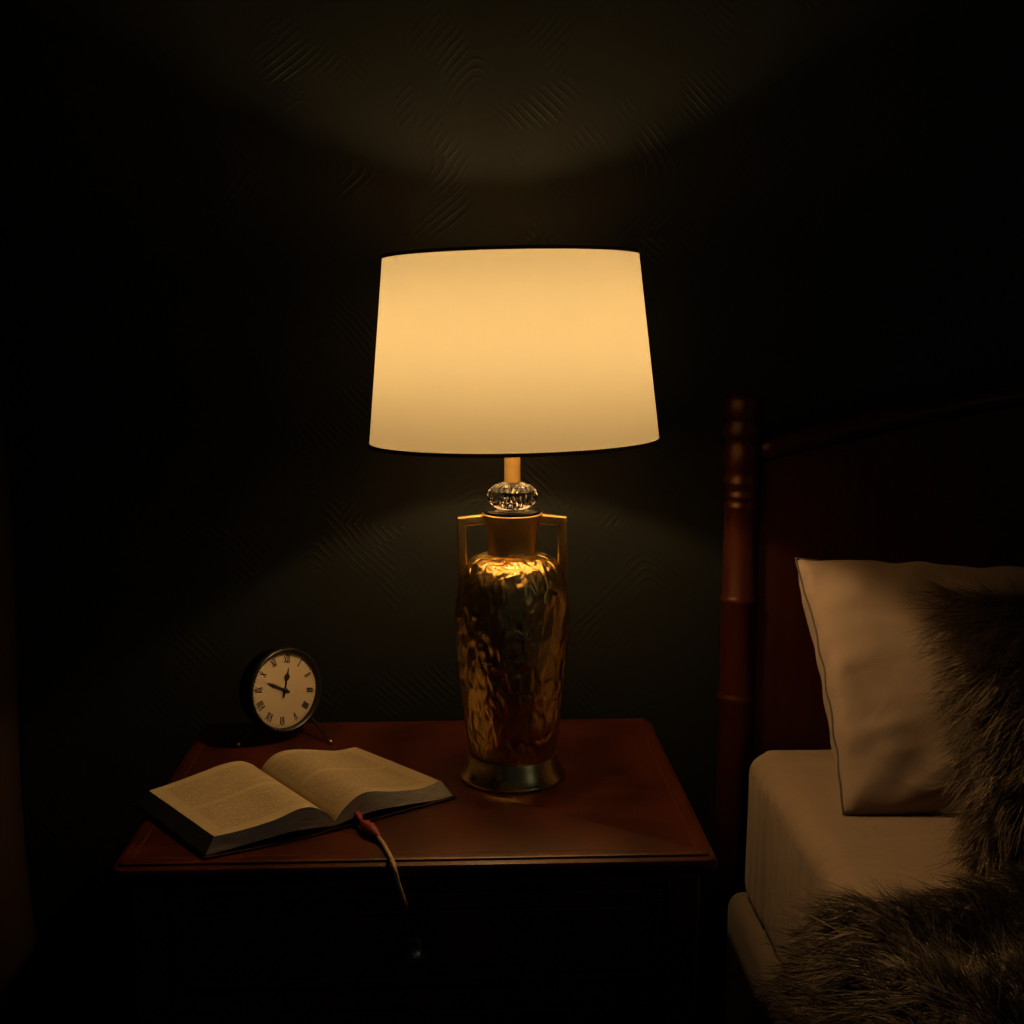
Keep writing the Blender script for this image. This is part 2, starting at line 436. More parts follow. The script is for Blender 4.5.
# ribbed glass ball
b = B(); gp = []
for i in range(9):
    t = i / 8; a = -PI / 2 + PI * t
    z = .3360 + .0160 * math.sin(a); r = .0280 * (max(math.cos(a), 0) ** .7)
    gp.append((max(r, .0105 if t > .5 else .0165), z))
def ribs(a, r, z):
    k = max(0, (r - .012) / .0155); return r * (1 + .12 * k * (abs(math.cos(a * 12)) - .6))
lathe(b, gp, 48, rad=ribs)
addl('glass_ball', b, M['glass'], smooth=False)['label'] = 'clear ribbed glass ball'
b = B(); lathe(b, [(.0096, .3515), (.0096, .3525), (.0092, .353), (.0090, .45)], 40)
smooth_by_angle(addl('stem', b, M['stem_brass']), 40)
b = B(); lathe(b, [(.0105, .448), (.016, .452), (.0165, .458), (.0165, .482), (.0135, .486)], 32)
addl('socket', b, M['socket'])
BZ = .512
b = B(); lathe(b, [(.008, .486), (.0088, .5015)] + [(.0150 * math.sin(a), .5110 - .0090 * math.cos(a)) for a in [PI * (.22 + .78 * k / 14) for k in range(14)]] + [(.0005, .5200)], 28)
addl('bulb', b, M['bulb'])
# shade
sh = empty('shade', (0, 0, 0)); sh.parent = lamp
RB, RT, ZB, ZT = .1650, .1430, .3985, .6075
sh.location = (0, 0, (ZB + ZT) / 2); sh.rotation_euler = (0, math.radians(-1.15), 0)
zo = (ZB + ZT) / 2
b = B(); uvl = b.loops.layers.uv.new('UVMap')
nseg, nz = 128, 24
g = [[b.verts.new(((RB + (RT - RB) * j / nz) * math.cos(2 * PI * i / nseg), (RB + (RT - RB) * j / nz) * math.sin(2 * PI * i / nseg), ZB + (ZT - ZB) * j / nz - zo)) for j in range(nz + 1)] for i in range(nseg)]
for i in range(nseg):
    for j in range(nz):
        f = b.faces.new((g[i][j], g[(i + 1) % nseg][j], g[(i + 1) % nseg][j + 1], g[i][j + 1]))
        for lp, (u, v) in zip(f.loops, ((i, j), (i + 1, j), (i + 1, j + 1), (i, j + 1))):
            lp[uvl].uv = (u / nseg, v / nz * .22)
link('shade_fabric', b, M['shade'], sh, smooth=True)
for rr, z, n in ((RB, ZB, 'bottom_trim'), (RT, ZT, 'top_trim')):
    b = B(); s = 1 if n == 'bottom_trim' else -1; k = (RT - RB) / (ZT - ZB)
    z0_, z1_ = (z - .001 - zo, z + .0030 - zo) if s == 1 else (z - .0027 - zo, z + .001 - zo)
    ra, rb_ = rr + k * (z0_ + zo - z), rr + k * (z1_ + zo - z)
    lathe(b, [(ra - .0055, z0_), (ra + .0010, z0_), (rb_ + .0010, z1_), (rb_ - .0055, z1_), (ra - .0055, z0_)], 128, cap=False)
    bmesh.ops.remove_doubles(b, verts=b.verts, dist=1e-5)
    smooth_by_angle(link(n, b, M['shade_trim'], sh), 40)
b = B()
for k in range(3):
    a = k * 2 * PI / 3 + PI / 2
    tube(b, [(.014 * math.cos(a), .014 * math.sin(a), ZT - .012 - zo), (.10 * math.cos(a), .10 * math.sin(a), ZT - .010 - zo), ((RT - .001) * math.cos(a), (RT - .001) * math.sin(a), ZT - .008 - zo)],   .0009, 8)
link('spider_fitting', b, M['socket'], sh, smooth=True)

# ------------------------------------------------------------------ alarm clock
ck = empty('desk_clock', (-.2882, .135, T))
tag(ck, 'small round black desk clock with cream roman-numeral dial on wire feet', 'clock')
CR = .0555
cz = .0665
Rm = Matrix.Translation((0, 0, cz)) @ Matrix.Rotation(math.radians(43), 4, 'Z') @ Matrix.Rotation(math.radians(-7), 4, 'X') @ Matrix.Rotation(PI / 2, 4, 'X') @ Matrix.Scale(.97, 4)
# local clock frame: +Z towards the viewer, +Y up
def ckl(name, bm, mat, parent=ck, smooth=True):
    bmesh.ops.transform(bm, matrix=Rm, verts=bm.verts); return link(name, bm, mat, parent, smooth=smooth)
b = B(); lathe(b, [(.030, -.036), (.042, -.035), (.050, -.030), (.0535, -.020), (.054, -.004), (.0535, 0), (.0500, .0005)], 96)
smooth_by_angle(ckl('case', b, M['black']), 50)
b = B()
lathe(b, [(.0535, -.003), (.0558, -.001), (.0563, .003), (.0558, .0065), (.0543, .0085), (.0525, .0082), (.0508, .0055), (.0498, .001)], 96, cap=False)
ckl('bezel', b, M['black_metal'])
b = B(); lathe(b, [(.0502, .0004), (.0502, .0012)], 96); dial = smooth_by_angle(ckl('dial', b, M['dial']), 40)
def flat_poly(bm, pts, z, th=.0004):
    a = [bm.verts.new((x, y, z)) for x, y in pts]; c = [bm.verts.new((x, y, z + th)) for x, y in pts]
    n = len(pts)
    bm.faces.new(list(reversed(a))); bm.faces.new(c)
    for i in range(n): bm.faces.new((a[i], a[(i + 1) % n], c[(i + 1) % n], c[i]))
def stroke(bm, p, q, w, z):
    p, q = Vector(p), Vector(q); d = (q - p).normalized(); n = Vector((-d.y, d.x)) * w / 2
    flat_poly(bm, [tuple(p + n), tuple(p - n), tuple(q - n), tuple(q + n)], z)
def xf(p, ang, rad):      # place numeral-local point: y outward
    y = rad + p[1]; x = p[0]
    return (x * math.cos(ang) + y * math.sin(ang), -x * math.sin(ang) + y * math.cos(ang))
ROM = ['XII', 'I', 'II', 'III', 'IIII', 'V', 'VI', 'VII', 'VIII', 'IX', 'X', 'XI']
TILT = math.radians(12)
b = B()
for k, rn in enumerate(ROM):
    ang = TILT + k * PI / 6; wd = {'I': .0022, 'V': .0052, 'X': .0052}
    tot = sum(wd[c] for c in rn); x = -tot / 2; h = .0046
    for c in rn:
        w = wd[c]; cx = x + w / 2
        if c == 'I': segs = [((cx, -h), (cx, h), .0013)]
        elif c == 'V': segs = [((x + .0006, h), (cx, -h), .0014), ((x + w - .0006, h), (cx, -h), .0007)]
        else: segs = [((x + .0004, h), (x + w - .0004, -h), .0014), ((x + w - .0004, h), (x + .0004, -h), .0007)]
        for p, q2, ww in segs:
            stroke(b, xf(p, ang, .0405), xf(q2, ang, .0405), ww, .0013)
        for yy in (-h, h): stroke(b, xf((x + .0003, yy), ang, .0405), xf((x + w - .0003, yy), ang, .0405), .0004, .0013)
        x += w
for k in range(60):
    a = TILT + k * PI / 30; r0 = .0462 if k % 5 else .0458
    stroke(b, (r0 * math.sin(a), r0 * math.cos(a)), (.0478 * math.sin(a), .0478 * math.cos(a)), .0005 if k % 5 else .0009, .0013)
ckl('numerals', b, M['ink'], dial, False)
def hand(name, ang, pts, z):
    b = B(); flat_poly(b, [(x * math.cos(ang) + y * math.sin(ang), -x * math.sin(ang) + y * math.cos(ang)) for x, y in pts], z, .0006)
    return ckl(name, b, M['ink'], ck, False)
hand('hour_hand', math.radians(18), [(-.0014, -.010), (.0014, -.010), (.0012, .012), (.0036, .0155), (.0042, .0185), (.0026, .0205), (.0012, .0215), (.0003, .030), (-.0003, .030), (-.0012, .0215), (-.0026, .0205), (-.0042, .0185), (-.0036, .0155), (-.0012, .012)], .0022)
hand('minute_hand', math.radians(-60), [(-.0013, -.008), (.0013, -.008), (.0013, .010), (.0018, .019), (.0006, .029), (-.0006, .029), (-.0018, .019), (-.0013, .010)], .0024)
b = B(); lathe(b, [(.0028, .0012), (.0028, .0052), (.0018, .0058)], 24); ckl('centre_pin', b, M['ink'])
# wire feet
for s, tip in ((-1, Vector((-.056, -.026, .002))), (1, Vector((.0607, -.022, .002)))):
    b = B(); st = Rm @ Vector((s * .036, -.040, -.012))
    tube(b, smooth_path([st, st.lerp(tip, .5) + Vector((s * .003, 0, .001)), tip]), .0020, 10)
    ft = link('foot', b, M['black_metal'], ck, smooth=True)
    b = B(); bmesh.ops.create_uvsphere(b, u_segments=16, v_segments=10, radius=.0034, matrix=Matrix.Translation(tip + Vector((0, 0, .0014))))
    link('foot_tip', b, M['brass_base'], ft, smooth=True)
b = B(); st = Rm @ Vector((0, -.035, -.034)); tube(b, [st, (-.004 + st.x * .3, .052, .0022)], .0020, 10)
link('foot', b, M['black_metal'], ck, smooth=True)

# ------------------------------------------------------------------ open book
# gutter runs from near end G0 to far end G1
G0 = Vector((-.1940, -.1567, T)); G1 = Vector((-.2979, -.0037, T))
sd = (G1 - G0); SL = sd.length; sd.normalize(); wd_r = Vector((sd.y, -sd.x, 0))
bk = empty('open_book', G0, (0, 0, math.atan2(wd_r.y, wd_r.x)))
tag(bk, 'thick open book with yellowed printed pages lying at the front left of the table', 'book')
# local frame: +X across to the right page, +Y up the gutter
def cat(tab, t):
    """smooth interpolation"""
    n = len(tab)
    for i in range(n - 1):
        if t <= tab[i + 1][0] or i == n - 2:
            x0_, y0_ = tab[i]; x1_, y1_ = tab[i + 1]
            m0 = (tab[i + 1][1] - tab[max(i - 1, 0)][1]) / (tab[i + 1][0] - tab[max(i - 1, 0)][0])
            m1 = (tab[min(i + 2, n - 1)][1] - tab[i][1]) / (tab[min(i + 2, n - 1)][0] - tab[i][0])
            h = x1_ - x0_; u = (t - x0_) / h
            return (2*u**3-3*u**2+1)*y0_ + (u**3-2*u**2+u)*h*m0 + (-2*u**3+3*u**2)*y1_ + (u**3-u**2)*h*m1
TOPL = [(0, .0100), (.008, .0195), (.022, .0275), (.040, .0292), (.070, .0258), (.100, .0222), (.128, .0205)]
TOPR = [(0, .0100), (.008, .0190), (.024, .0275), (.045, .0290), (.075, .0245), (.105, .0195), (.132, .0210)]
BOTT = [(0, .0055), (.02, .0085), (.050, .0105), (.085, .0075), (.12, .0038), (.16, .0032)]
def page_block(side, Wn, Wf, yn, yf, TOP, slant, ynb, yfb, name):
    # the two leaves' corners differ a little as the book lies splayed; yn..yfb shift the outer corners along the gutter
    nu, nv, nl = 30, 24, 6
    b = B(); uvl = b.loops.layers.uv.new('UVMap')
    def S(u, v, k):      # u 0..1 gutter->edge, v 0..1 along, k 0 top .. 1 bottom
        W = Wn + (Wf - Wn) * v; w_ = W * u
        wt = .128 * u if side < 0 else .132 * u
        zt, zb = cat(TOP, wt), cat(BOTT, w_)
        zt += .0045 * (1 - v) * math.exp(-((wt - .035) / .022) ** 2)
        z = zt + (zb - zt) * k
        ww = w_ + slant * k * u ** 4
        e = u ** 1.6
        y = (yn + ynb * k) * e * (1 - v) + (SL + (yf - SL + yfb * k) * e) * v
        return Vector((side * ww, y, z))
    def face(pts, mi, uvs):
        vs = [b.verts.new(p) for p in pts]; f = b.faces.new(vs if side > 0 else list(reversed(vs)))
        f.material_index = mi; f.smooth = True
        for lp in f.loops: lp[uvl].uv = uvs[vs.index(lp.vert)]
    def patch(F, na, nb, mi, uvf):
        for i in range(na):
            for j in range(nb):
                cs = [(i / na, j / nb), ((i + 1) / na, j / nb), ((i + 1) / na, (j + 1) / nb), (i / na, (j + 1) / nb)]
                face([F(*c) for c in cs], mi, [uvf(*c) for c in cs])
    patch(lambda a, c: S(a, c, 0), nu, nv, 0, lambda a, c: (a * .128, c * .180))
    patch(lambda a, c: S(a, 1 - c, 1), nu, nv, 1, lambda a, c: (a, c))
    patch(lambda a, c: S(a, 0, 1 - c), nu, nl, 1, lambda a, c: (a, c))
    patch(lambda a, c: S(1 - a, 1, 1 - c), nu, nl, 1, lambda a, c: (a, c))
    patch(lambda a, c: S(1, a, 1 - c), nv, nl, 1, lambda a, c: (a * 1.2, c))
    patch(lambda a, c: S(0, 1 - a, 1 - c), nv, nl, 1, lambda a, c: (a, c))
    bmesh.ops.remove_doubles(b, verts=b.verts, dist=1e-6)
    o = link(name, b, [M['page'], M['page_edge']], bk)
    smooth_by_angle(o, 45)
    return S
SLf = page_block(-1, .1265, .136, .0186, .177, TOPL, .0105, -.001, .014, 'pages')
SRf = page_block(1, .1387, .1167, .0073, .163, TOPR, .0115, -.0075, .002, 'pages')
# cover boards and spine
b = B()
def cov(u, v, k=0):
    a = 2 * u - 1; c = abs(a); e = c ** 1.6
    F, nb, fb, Wn, Wf = (SLf, .0165, .192, .139, .149) if a < 0 else (SRf, -.002, .166, .152, .130)
    w_ = a * (Wn + (Wf - Wn) * v)
    z = .0004 + .0018 * math.exp(-(w_ / .014) ** 2)
    y = (-.002 + (nb + .000) * e) * (1 - v) + (SL + .002 + (fb - SL) * e) * v
    return Vector((w_, y, z + k))
g0, _ = grid(b, lambda u, v: cov(u, v, 0), 60, 4)
g1, _ = grid(b, lambda u, v: cov(u, v, .0022), 60, 4)
def stitch(a, c):
    for i in range(len(a) - 1): b.faces.new((a[i], a[i + 1], c[i + 1], c[i]))
stitch([r[0] for r in g0], [r[0] for r in g1]); stitch([r[-1] for r in g0], [r[-1] for r in g1]); stitch(g0[0], g1[0]); stitch(g0[-1], g1[-1])
bmesh.ops.recalc_face_normals(b, faces=b.faces)
link('cover', b, M['cover'], bk)['label'] = 'dark cover'

# ------------------------------------------------------------------ bookmark tassel
bmk = empty('bookmark', (-.160, -.158, T))
tag(bmk, 'red beaded bookmark tassel on a tan cord hanging over the table edge', 'bookmark')
O = Vector(bmk.location)
def rel(p): return Vector(p) - O
def blob(bm, a, c, r, squash=.8, n=10, seg=20):
    a, c = Vector(a), Vector(c); pts = []; rs = []
    for i in range(n + 1):
        t = i / n; pts.append(a.lerp(c, t)); rs.append(max(.0004, r * math.sin(PI * t) ** .6))
    tube(bm, pts, rs, seg)
b = B(); tube(b, smooth_path([rel((-.187, -.119, T + .012)), rel((-.183, -.128, T + .0125)), rel((-.175, -.138, T + .013)), rel((-.166, -.149, T + .010))]), .0012, 8)
link('ribbon', b, M['red'], bmk, smooth=True)
b = B(); blob(b, rel((-.1745, -.135, T + .0135)), rel((-.1665, -.1530, T + .0080)), .0042)
link('knot', b, M['red'], bmk, smooth=True)
b = B(); blob(b, rel((-.1675, -.1515, T + .0085)), rel((-.1450, -.1885, T + .0060)), .0068, n=14)
link('bead', b, M['red'], bmk, smooth=True)
path = [(-.1465, -.1865, T + .0055), (-.1400, -.2000, T + .0032), (-.1335, -.222, T + .0030), (-.1285, -.240, T + .0030), (-.1258, -.2495, T - .002), (-.1235, -.2515, T - .012), (-.1195, -.2535, .596), (-.1170, -.2545, .588)]
sp = smooth_path([rel(p) for p in path], 8)
b = B(); tube(b, sp, .0023, 10)
link('cord', b, M['cord'], bmk, smooth=True)
b = B(); blob(b, rel((-.1176, -.2543, .592)), rel((-.1155, -.2550, .576)), .0036)
link('knot', b, M['red'], bmk, smooth=True)
b = B(); tube(b, smooth_path([rel((-.1160, -.2550, .579)), rel((-.1135, -.2575, .556)), rel((-.1120, -.2600, .534))]), .0009, 8)
link('thread', b, M['thread'], bmk, smooth=True)

# ------------------------------------------------------------------ bed frame
bed = empty('bed_frame', (.318, .21, 0))
tag(bed, 'dark red wooden bed frame with turned corner post and plain headboard', 'bed')
PZ = [(.0245, 0), (.0245, .60), (.0255, .641), (.0262, .643), (.0270, .646), (.0262, .650), (.0250, .652), (.0245, .655), (.0245, .778), (.0255, .780), (.0268, .784), (.0255, .788),
      (.0240, .791), (.0237, .905), (.0250, .909), (.0258, .913), (.0228, .917), (.0226, .920), (.0250, .923), (.0255, .927), (.0230, .931), (.0232, .936), (.0258, .941), (.0262, .946),
      (.0235, .951), (.0230, .955), (.0255, .962), (.0278, .974), (.0272, .984), (.0245, .992), (.0225, .996), (.0262, 1.002), (.0280, 1.010), (.0262, 1.018), (.0225, 1.024), (.0225, 1.027),
      (.0262, 1.032), (.0275, 1.040), (.0276, 1.046), (.0265, 1.053), (.0225, 1.0595), (.012, 1.0635), (.0005, 1.0645)]
BW = 1.2
for i, xx in enumerate((0, BW)):
    b = B(); lathe(b, PZ, 56)
    o = link('post', b, M['bed_wood'], bed, smooth=True); o.location = (xx, 0, 0)
# arched headboard panel between the posts
b = B()
def hb_top(u): return .985 + .09 * math.sin(PI * u)
n = 60; y_a, y_b = -.008, .012
fr, bk_ = [], []
for i in range(n + 1):
    u = i / n; x = .02 + (BW - .04) * u
    fr.append((b.verts.new((x, y_a, .25)), b.verts.new((x, y_a, hb_top(u)))))
    bk_.append((b.verts.new((x, y_b, .25)), b.verts.new((x, y_b, hb_top(u)))))
for i in range(n):
    b.faces.new((fr[i][0], fr[i + 1][0], fr[i + 1][1], fr[i][1])); b.faces.new((bk_[i + 1][0], bk_[i][0], bk_[i][1], bk_[i + 1][1]))
    b.faces.new((fr[i][1], fr[i + 1][1], bk_[i + 1][1], bk_[i][1])); b.faces.new((fr[i + 1][0], fr[i][0], bk_[i][0], bk_[i + 1][0]))
for i in (0, n): b.faces.new((fr[i][0], fr[i][1], bk_[i][1], bk_[i][0]))
bmesh.ops.recalc_face_normals(b, faces=b.faces)
smooth_by_angle(link('headboard', b, M['bed_wood'], bed), 40)
b = B(); pts = [(.02 + (BW - .04) * i / n, 0, hb_top(i / n)) for i in range(n + 1)]
tube(b, pts, .017, 16); link('top_rail', b, M['bed_wood'], bed, smooth=True)
for xx in (.012, BW - .032):
    link('side_rail', box(B(), (xx, -1.95, .15), (xx + .02, -.02, .20), .003), M['bed_wood'], bed)
link('slat_base', box(B(), (.032, -1.94, .175), (BW - .032, -.03, .195)), M['bed_wood'], bed)
for xx in (.022, BW - .022):
    b = B(); lathe(b, [(.02, 0), (.024, .02), (.026, .15)], 24); o = link('leg', b, M['bed_wood'], bed, smooth=True); o.location = (xx, -1.90, 0)

# ------------------------------------------------------------------ box spring and mattress
def soft_box(x0, x1, y0, y1, z0, z1, r, rz, wr, pleat, nx=70, ny=130):
    """rounded upholstered block; cross-section swept along y with rounded ends"""
    b = B(); prof = []
    def arc(cx, cz, a0, a1, n=8):
        return [(cx + r * math.cos(a0 + (a1 - a0) * k / n), cz + rz * math.sin(a0 + (a1 - a0) * k / n)) for k in range(n + 1)]
    prof += arc(x0 + r, z0 + rz * .5, PI * 1.5, PI, 4)
    prof = [(x, max(z, z0)) for x, z in prof]
    for k in range(1, 14): prof.append((x0, z0 + rz * .5 + (z1 - rz - z0 - rz * .5) * k / 14))
    prof += arc(x0 + r, z1 - rz, PI, PI / 2, 10)
    for k in range(1, 40): prof.append((x0 + r + (x1 - x0 - 2 * r) * k / 40, z1))
    prof += arc(x1 - r, z1 - rz, PI / 2, 0, 10)
    prof += [(x1, z0 + rz * .3), (x1 - r * .5, z0)]
    cx, cz = (x0 + x1) / 2, (z0 + z1) / 2
    g = []
    for j in range(ny + 1):
        t = j / ny; y = y1 + (y0 - y1) * (t ** 1.4)
        e = min(y1 - y, y - y0); s = 1 if e > r else math.sqrt(max(0, 1 - (1 - e / r) ** 2))
        row = []
        for x, z in prof:
            ins = r * (1 - s)
            xx = cx + (x - cx) * (1 - ins / ((x1 - x0) / 2)); zz = cz + (z - cz) * (1 - ins / ((z1 - z0) / 2))
            d = wr * noise.noise(Vector((xx * 7, y * 16, zz * 5))) + wr * .5 * noise.noise(Vector((xx * 20, y * 45, zz * 9)))
            side = 1 if x < x0 + r * .6 else 0
            if side: xx += pleat * math.sin(y * 190 + 2.5 * noise.noise(Vector((y * 6, 0, z * 3)))) * (.5 + .5 * noise.noise(Vector((y * 9, 3, 0)))) + d
            else: zz += d
            row.append(b.verts.new((xx, y, zz)))
        g.append(row)
    for a, c in zip(g, g[1:]):
        for i in range(len(prof)):
            k = (i + 1) % len(prof); b.faces.new((a[i], a[k], c[k], c[i]))
    b.faces.new(g[0]); b.faces.new(list(reversed(g[-1])))
    bmesh.ops.recalc_face_normals(b, faces=b.faces)
    return b
bs = link('box_spring', soft_box(.302, 1.505, -1.78, .172, .2, .386, .018, .022, .001, 0), M['ticking'], smooth=True)
tag(bs, 'cream upholstered box spring, the low ledge under the mattress', 'box spring')
mt = link('mattress', soft_box(.319, 1.49, -1.75, .168, .389, .593, .035, .03, .0028, .0020), M['sheet'], smooth=True)
tag(mt, 'mattress covered with a wrinkled cream fitted sheet beside the nightstand', 'mattress')

# ------------------------------------------------------------------ white pillow
def pillow_bm(W, H, Th, nu=110, nv=80, crease=.003, seed=0, pinch=.085, pw=.48, pv=3.2, pu=3.2, back=1.0, sag=0.0):
    """half width W, half height H, half thickness Th; front +Z. Returns bmesh, outline function"""
    b = B()
    def P(u, v, s):
        cu, cv = abs(u), abs(v)
        x = W * u * (1 - pinch * (1 - cv ** 2.5) * cu ** 3); y = H * v * (1 - pinch * (1 - cu ** 2.5) * cv ** 3)
        x += sag * .5 * (1 - u) * -v; y -= sag * 1.6 * (u + 1) * (v + 1) / 2
        f = max(1 - cu ** pu, 0) ** pw * ((max(1 - cv ** pv, 0) ** pw) if (v > 0 or pv < 5) else max(1 - cv ** 2, 0) ** .6)
        if s < 0: f *= back
        z = Th * f
        q = Vector((x * 9 + seed, y * 9, s * 3))
        ed = max(1 - f, 0) * 1.2 + .15
        fold = noise.noise(Vector((x * 26 + 1.5 * noise.noise(q), y * 10, s + seed))) + .6 * noise.noise(Vector((x * 12, y * 38 + 1.2 * noise.noise(q), s * 2 + seed)))
        z += crease * ed * fold * min(1, f * 4)
        z += .004 * noise.noise(q * .5) * f
        return Vector((x + .004 * noise.noise(Vector((0, v * 5, seed))) * cu ** 3, y + .003 * noise.noise(Vector((u * 4, 0, seed))), s * z))
    g1, _ = grid(b, lambda i, j: P(2 * i - 1, 2 * j - 1, 1), nu, nv)
    g2, _ = grid(b, lambda i, j: P(2 * i - 1, 2 * j - 1, -1), nu, nv)
    bmesh.ops.remove_doubles(b, verts=b.verts, dist=2e-5)
    bmesh.ops.recalc_face_normals(b, faces=b.faces)
    return b, P
PWd, PH = .33, .166
PXL = .362                      # seam at the left end
pb, PF = pillow_bm(PWd, PH, .052, crease=.014, seed=3.3, pinch=.03, pw=.40, pv=6, pu=4.5, back=2.1, sag=.011)
pil = link('pillow', pb, M['linen'], smooth=True)
lean = math.radians(38)
# stands on its long edge on the mattress and leans back on the headboard
pil.matrix_world = Matrix.Translation((PXL + PWd + .011, .012, .7185)) @ Matrix.Rotation(math.radians(-2), 4, 'Z') @ Matrix.Rotation(PI / 2 - lean, 4, 'X') @ Matrix.Rotation(math.radians(-1.2), 4, 'Z')
tag(pil, 'plump cream linen pillow leaning on the headboard behind the furry cushion', 'pillow')
b = B(); pts = []
NN = 60
ring = [(-1 + 2 * k / NN, -1) for k in range(NN)] + [(1, -1 + 2 * k / NN) for k in range(NN)] + [(1 - 2 * k / NN, 1) for k in range(NN)] + [(-1, 1 - 2 * k / NN) for k in range(NN)]
pp = [PF(u, v, 1) for u, v in ring]; pp.append(pp[0])
tube(b, pp, .0016, 8, cap=False)
link('piping', b, M['piping'], pil, smooth=True)['label'] = 'darker piped seam'

# ------------------------------------------------------------------ fur
def fur_object(name, bm, mat, count, length, width, flow, clump_n=900, droop=.35, keep=None, closed=False):
    """base surface and its pile as one mesh; flow(point, normal) gives the lie of the hair"""
    if closed and bm.calc_volume(signed=True) < 0: bmesh.ops.reverse_faces(bm, faces=bm.faces)
    bm.normal_update(); bmesh.ops.triangulate(bm, faces=bm.faces)
    tri = np.array([[v.co[:] for v in f.verts] for f in bm.faces]); nor = np.array([f.normal[:] for f in bm.faces])
    base_v = np.array([v.co[:] for v in bm.verts]); bm.verts.index_update(); base_f = np.array([[v.index for v in f.verts] for f in bm.faces])
    bm.free()
    cen = tri.mean(1)
    sel = np.ones(len(tri), bool) if keep is None else keep(cen, nor)
    ar = np.linalg.norm(np.cross(tri[:, 1] - tri[:, 0], tri[:, 2] - tri[:, 0]), axis=1) * sel
    idx = RNG.choice(len(tri), count, p=ar / ar.sum())
    r1, r2 = RNG.random(count), RNG.random(count); s = np.sqrt(r1)
    P = tri[idx, 0] * (1 - s)[:, None] + tri[idx, 1] * (s * (1 - r2))[:, None] + tri[idx, 2] * (s * r2)[:, None]
    Nn = nor[idx]
    Fl = flow(P, Nn)
    # clumps
    ci = RNG.choice(count, clump_n, replace=False); C = P[ci]
    cdir = RNG.normal(size=(clump_n, 3)) * .32; clen = .75 + .5 * RNG.random(clump_n); ctone = RNG.random(clump_n)
    near = np.empty(count, int)
    for a in range(0, count, 4000):
        d = ((P[a:a + 4000, None, :] - C[None]) ** 2).sum(2); near[a:a + 4000] = d.argmin(1)
    Ln = length * clen[near] * (.65 + .5 * RNG.random(count))
    D = Nn * .75 + Fl * .75 + cdir[near] + RNG.normal(size=(count, 3)) * .13
    D /= np.linalg.norm(D, axis=1)[:, None]
    toC = C[near] - P
    K = 5
    side = np.cross(D, RNG.normal(size=(count, 3))); side /= np.linalg.norm(side, axis=1)[:, None]
    ts = np.linspace(0, 1, K)
    V = np.empty((count, K, 2, 3)); curl = RNG.normal(size=(count, 3)) * .14 + (RNG.normal(size=(clump_n, 3)) * .30)[near]
    for k, t in enumerate(ts):
        c = P + D * (Ln * t)[:, None] + toC * (.55 * t ** 1.5) + (Fl * .45 + np.array([0, 0, -droop]) + curl) * (Ln * t * t)[:, None]
        w = width * (1 - .82 * t) * .5
        V[:, k, 0] = c - side * w; V[:, k, 1] = c + side * w
    nb = len(base_v)
    verts = np.concatenate([base_v, V.reshape(-1, 3)])
    o0 = nb + np.arange(count)[:, None] * (K * 2) + np.arange(K - 1)[None] * 2
    quads = np.stack([o0, o0 + 1, o0 + 3, o0 + 2], -1).reshape(-1, 4)
    loops = np.concatenate([base_f.ravel(), quads.ravel()]).astype(np.int32)
    starts = np.concatenate([np.arange(len(base_f)) * 3, len(base_f) * 3 + np.arange(len(quads)) * 4]).astype(np.int32)
    me = bpy.data.meshes.new(name)
    me.vertices.add(len(verts)); me.vertices.foreach_set('co', verts.astype(np.float32).ravel())
    me.loops.add(len(loops)); me.loops.foreach_set('vertex_index', loops)
    me.polygons.add(len(starts)); me.polygons.foreach_set('loop_start', starts)
    me.polygons.foreach_set('use_smooth', np.ones(len(starts), bool))
    me.update(calc_edges=True)
    at = me.attributes.new('tone', 'FLOAT', 'POINT')
    tone = np.clip(.15 + .55 * ctone[near] + .35 * RNG.random(count), 0, 1)
    tv = np.concatenate([np.full(nb, .1), np.repeat(tone, K * 2)]).astype(np.float32)
    at.data.foreach_set('value', tv)
    me.materials.append(mat); me.validate()
    o = bpy.data.objects.new(name, me); COL.objects.link(o); return o

# fur cushion leaning on the pillow
cbm, CF = pillow_bm(.180, .145, .055, 50, 50, crease=.002, seed=8)
cm = Matrix.Translation((.650, -.165, .722)) @ Matrix.Rotation(math.radians(0), 4, 'Z') @ Matrix.Rotation(PI / 2 - math.radians(30), 4, 'X') @ Matrix.Rotation(math.radians(-3), 4, 'Z')
bmesh.ops.transform(cbm, matrix=cm, verts=cbm.verts)
def flow_c(P, Nn):
    d = P - np.array([.60, -.14, .80]); d[:, 1] = 0; d[:, 2] -= .07
    d /= np.linalg.norm(d, axis=1)[:, None] + 1e-6
    d -= Nn * (d * Nn).sum(1)[:, None]; return d
cu = fur_object('fur_cushion', cbm, M['fur_pillow'], 42000, .030, .0010, flow_c, 2000, .25,
                keep=lambda c, n: (c[:, 0] < .80), closed=True)
tag(cu, 'shaggy brown faux fur cushion propped against the cream pillow', 'cushion')

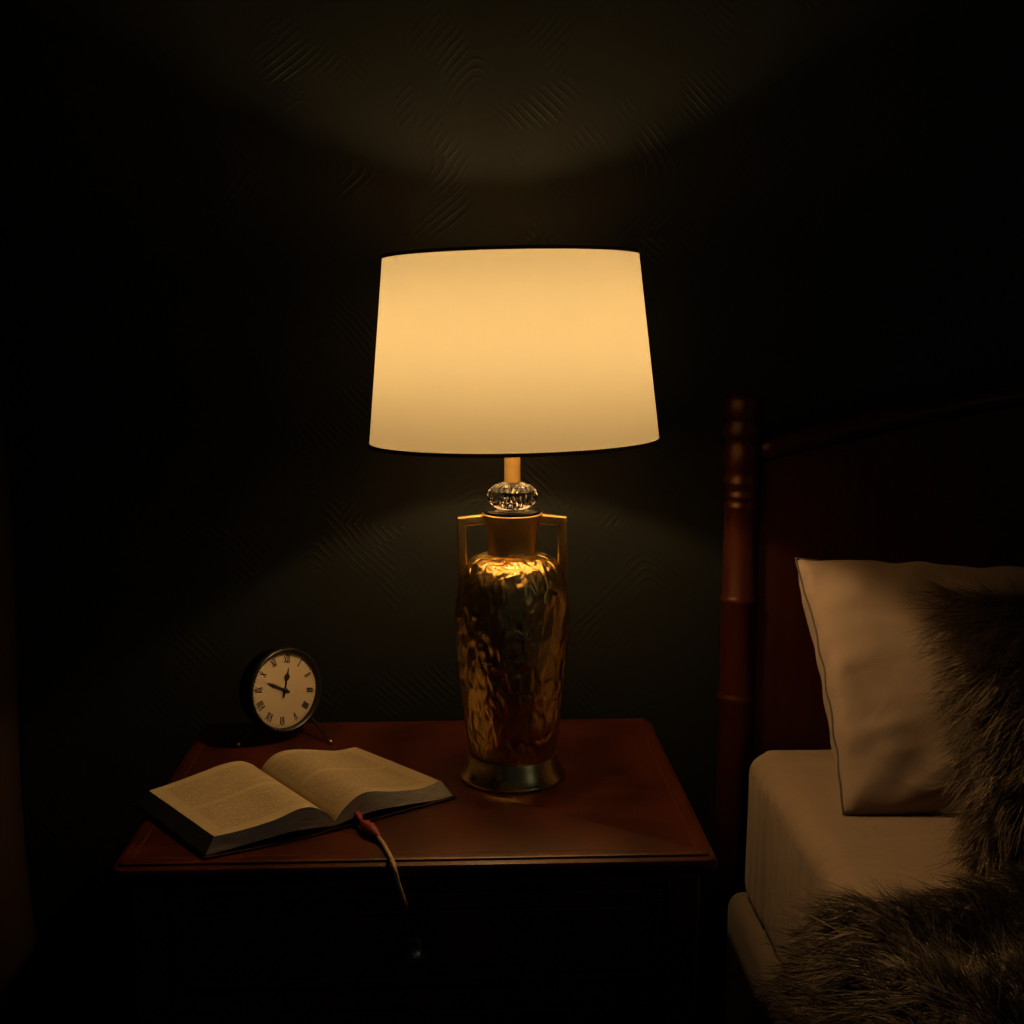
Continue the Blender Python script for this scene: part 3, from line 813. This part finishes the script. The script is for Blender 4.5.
# fur throw heaped over the mattress and down its side
TE = [(0, -.055), (.10, -.10), (.16, -.165), (.20, -.20), (.26, -.245), (.30, -.285), (.335, -.325), (.37, -.330), (.42, -.315), (.50, -.295), (.60, -.285), (.72, -.28), (.85, -.27), (1.3, -.27)]
thb = B()
def throw(u, v):
    s = 1.02 * u                     # distance from the hanging hem up the side then over the top
    top_s = .32
    if s < top_s - .03: x, z, nx, nz = .300, .30 + s, -1, 0
    elif s < top_s + .02:
        a = (s - (top_s - .03)) / .05 * PI / 2
        x, z, nx, nz = .332 - .032 * math.cos(a), .581 + .025 * math.sin(a), -math.cos(a), math.sin(a)
    else: x, z, nx, nz = .332 + (s - top_s - .02), .606, 0, 1
    ye = cat(TE, s); y = ye + (-1.0 - ye) * v ** 1.3
    dd = abs(y - ye)
    ridge = .018 * math.exp(-((dd - .05 - .02 * math.sin(s * 9)) / .035) ** 2) + .022 * math.exp(-((dd - .16 + .03 * math.sin(s * 7 + 1)) / .04) ** 2)
    h = ridge * (1 if s > top_s else .45) + .012 * (noise.noise(Vector((x * 7, y * 7, z * 7))) + .5)
    if s > top_s: h *= 1; 
    h *= min(1, dd / .02 + .25)
    if s < top_s: h = max(h * .6, .002)
    h = max(h, .001)
    return Vector((x + nx * h, y, z + nz * h))
grid(thb, throw, 110, 110)
bmesh.ops.recalc_face_normals(thb, faces=thb.faces)
if sum(f.normal.z * f.calc_area() for f in thb.faces) < 0: bmesh.ops.reverse_faces(thb, faces=thb.faces)
def flow_t(P, Nn):
    d = np.zeros_like(P); d[:, 0] = -.75; d[:, 1] = .45; d[:, 2] = -.1
    d += .5 * np.stack([np.sin(P[:, 1] * 23), np.cos(P[:, 0] * 19), np.zeros(len(P))], 1)
    d -= Nn * (d * Nn).sum(1)[:, None]; return d
th = fur_object('fur_throw', thb, M['fur_throw'], 70000, .025, .0011, flow_t, 3600, .25,
                keep=lambda c, n: (c[:, 1] > -.75) & (c[:, 0] < .85))
tag(th, 'shaggy tan faux fur throw heaped over the near side of the bed', 'blanket')

# ------------------------------------------------------------------ world, camera
w = bpy.data.worlds.new('room_dusk'); scene.world = w; w.use_nodes = True
w.node_tree.nodes['Background'].inputs['Color'].default_value = (.62, .74, .82, 1)
w.node_tree.nodes['Background'].inputs['Strength'].default_value = .016

cd = bpy.data.cameras.new('camera'); cam = bpy.data.objects.new('camera', cd); COL.objects.link(cam)
cd.sensor_width = 36; cd.lens = 1200 / 1024 * 36; cd.clip_start = .01
cam.location = (-.0574, -1.3694, 1.1445)
cam.rotation_euler = (math.radians(90 - 8.62), 0, math.radians(-2.4))
scene.camera = cam
scene.view_settings.view_transform = 'Standard'; scene.view_settings.look = 'None'
scene.view_settings.exposure = 0; scene.view_settings.gamma = 1
scene.view_settings.use_curve_mapping = False
scene.cycles.use_denoising = True
scene.cycles.caustics_reflective = True; scene.cycles.sample_clamp_indirect = 3
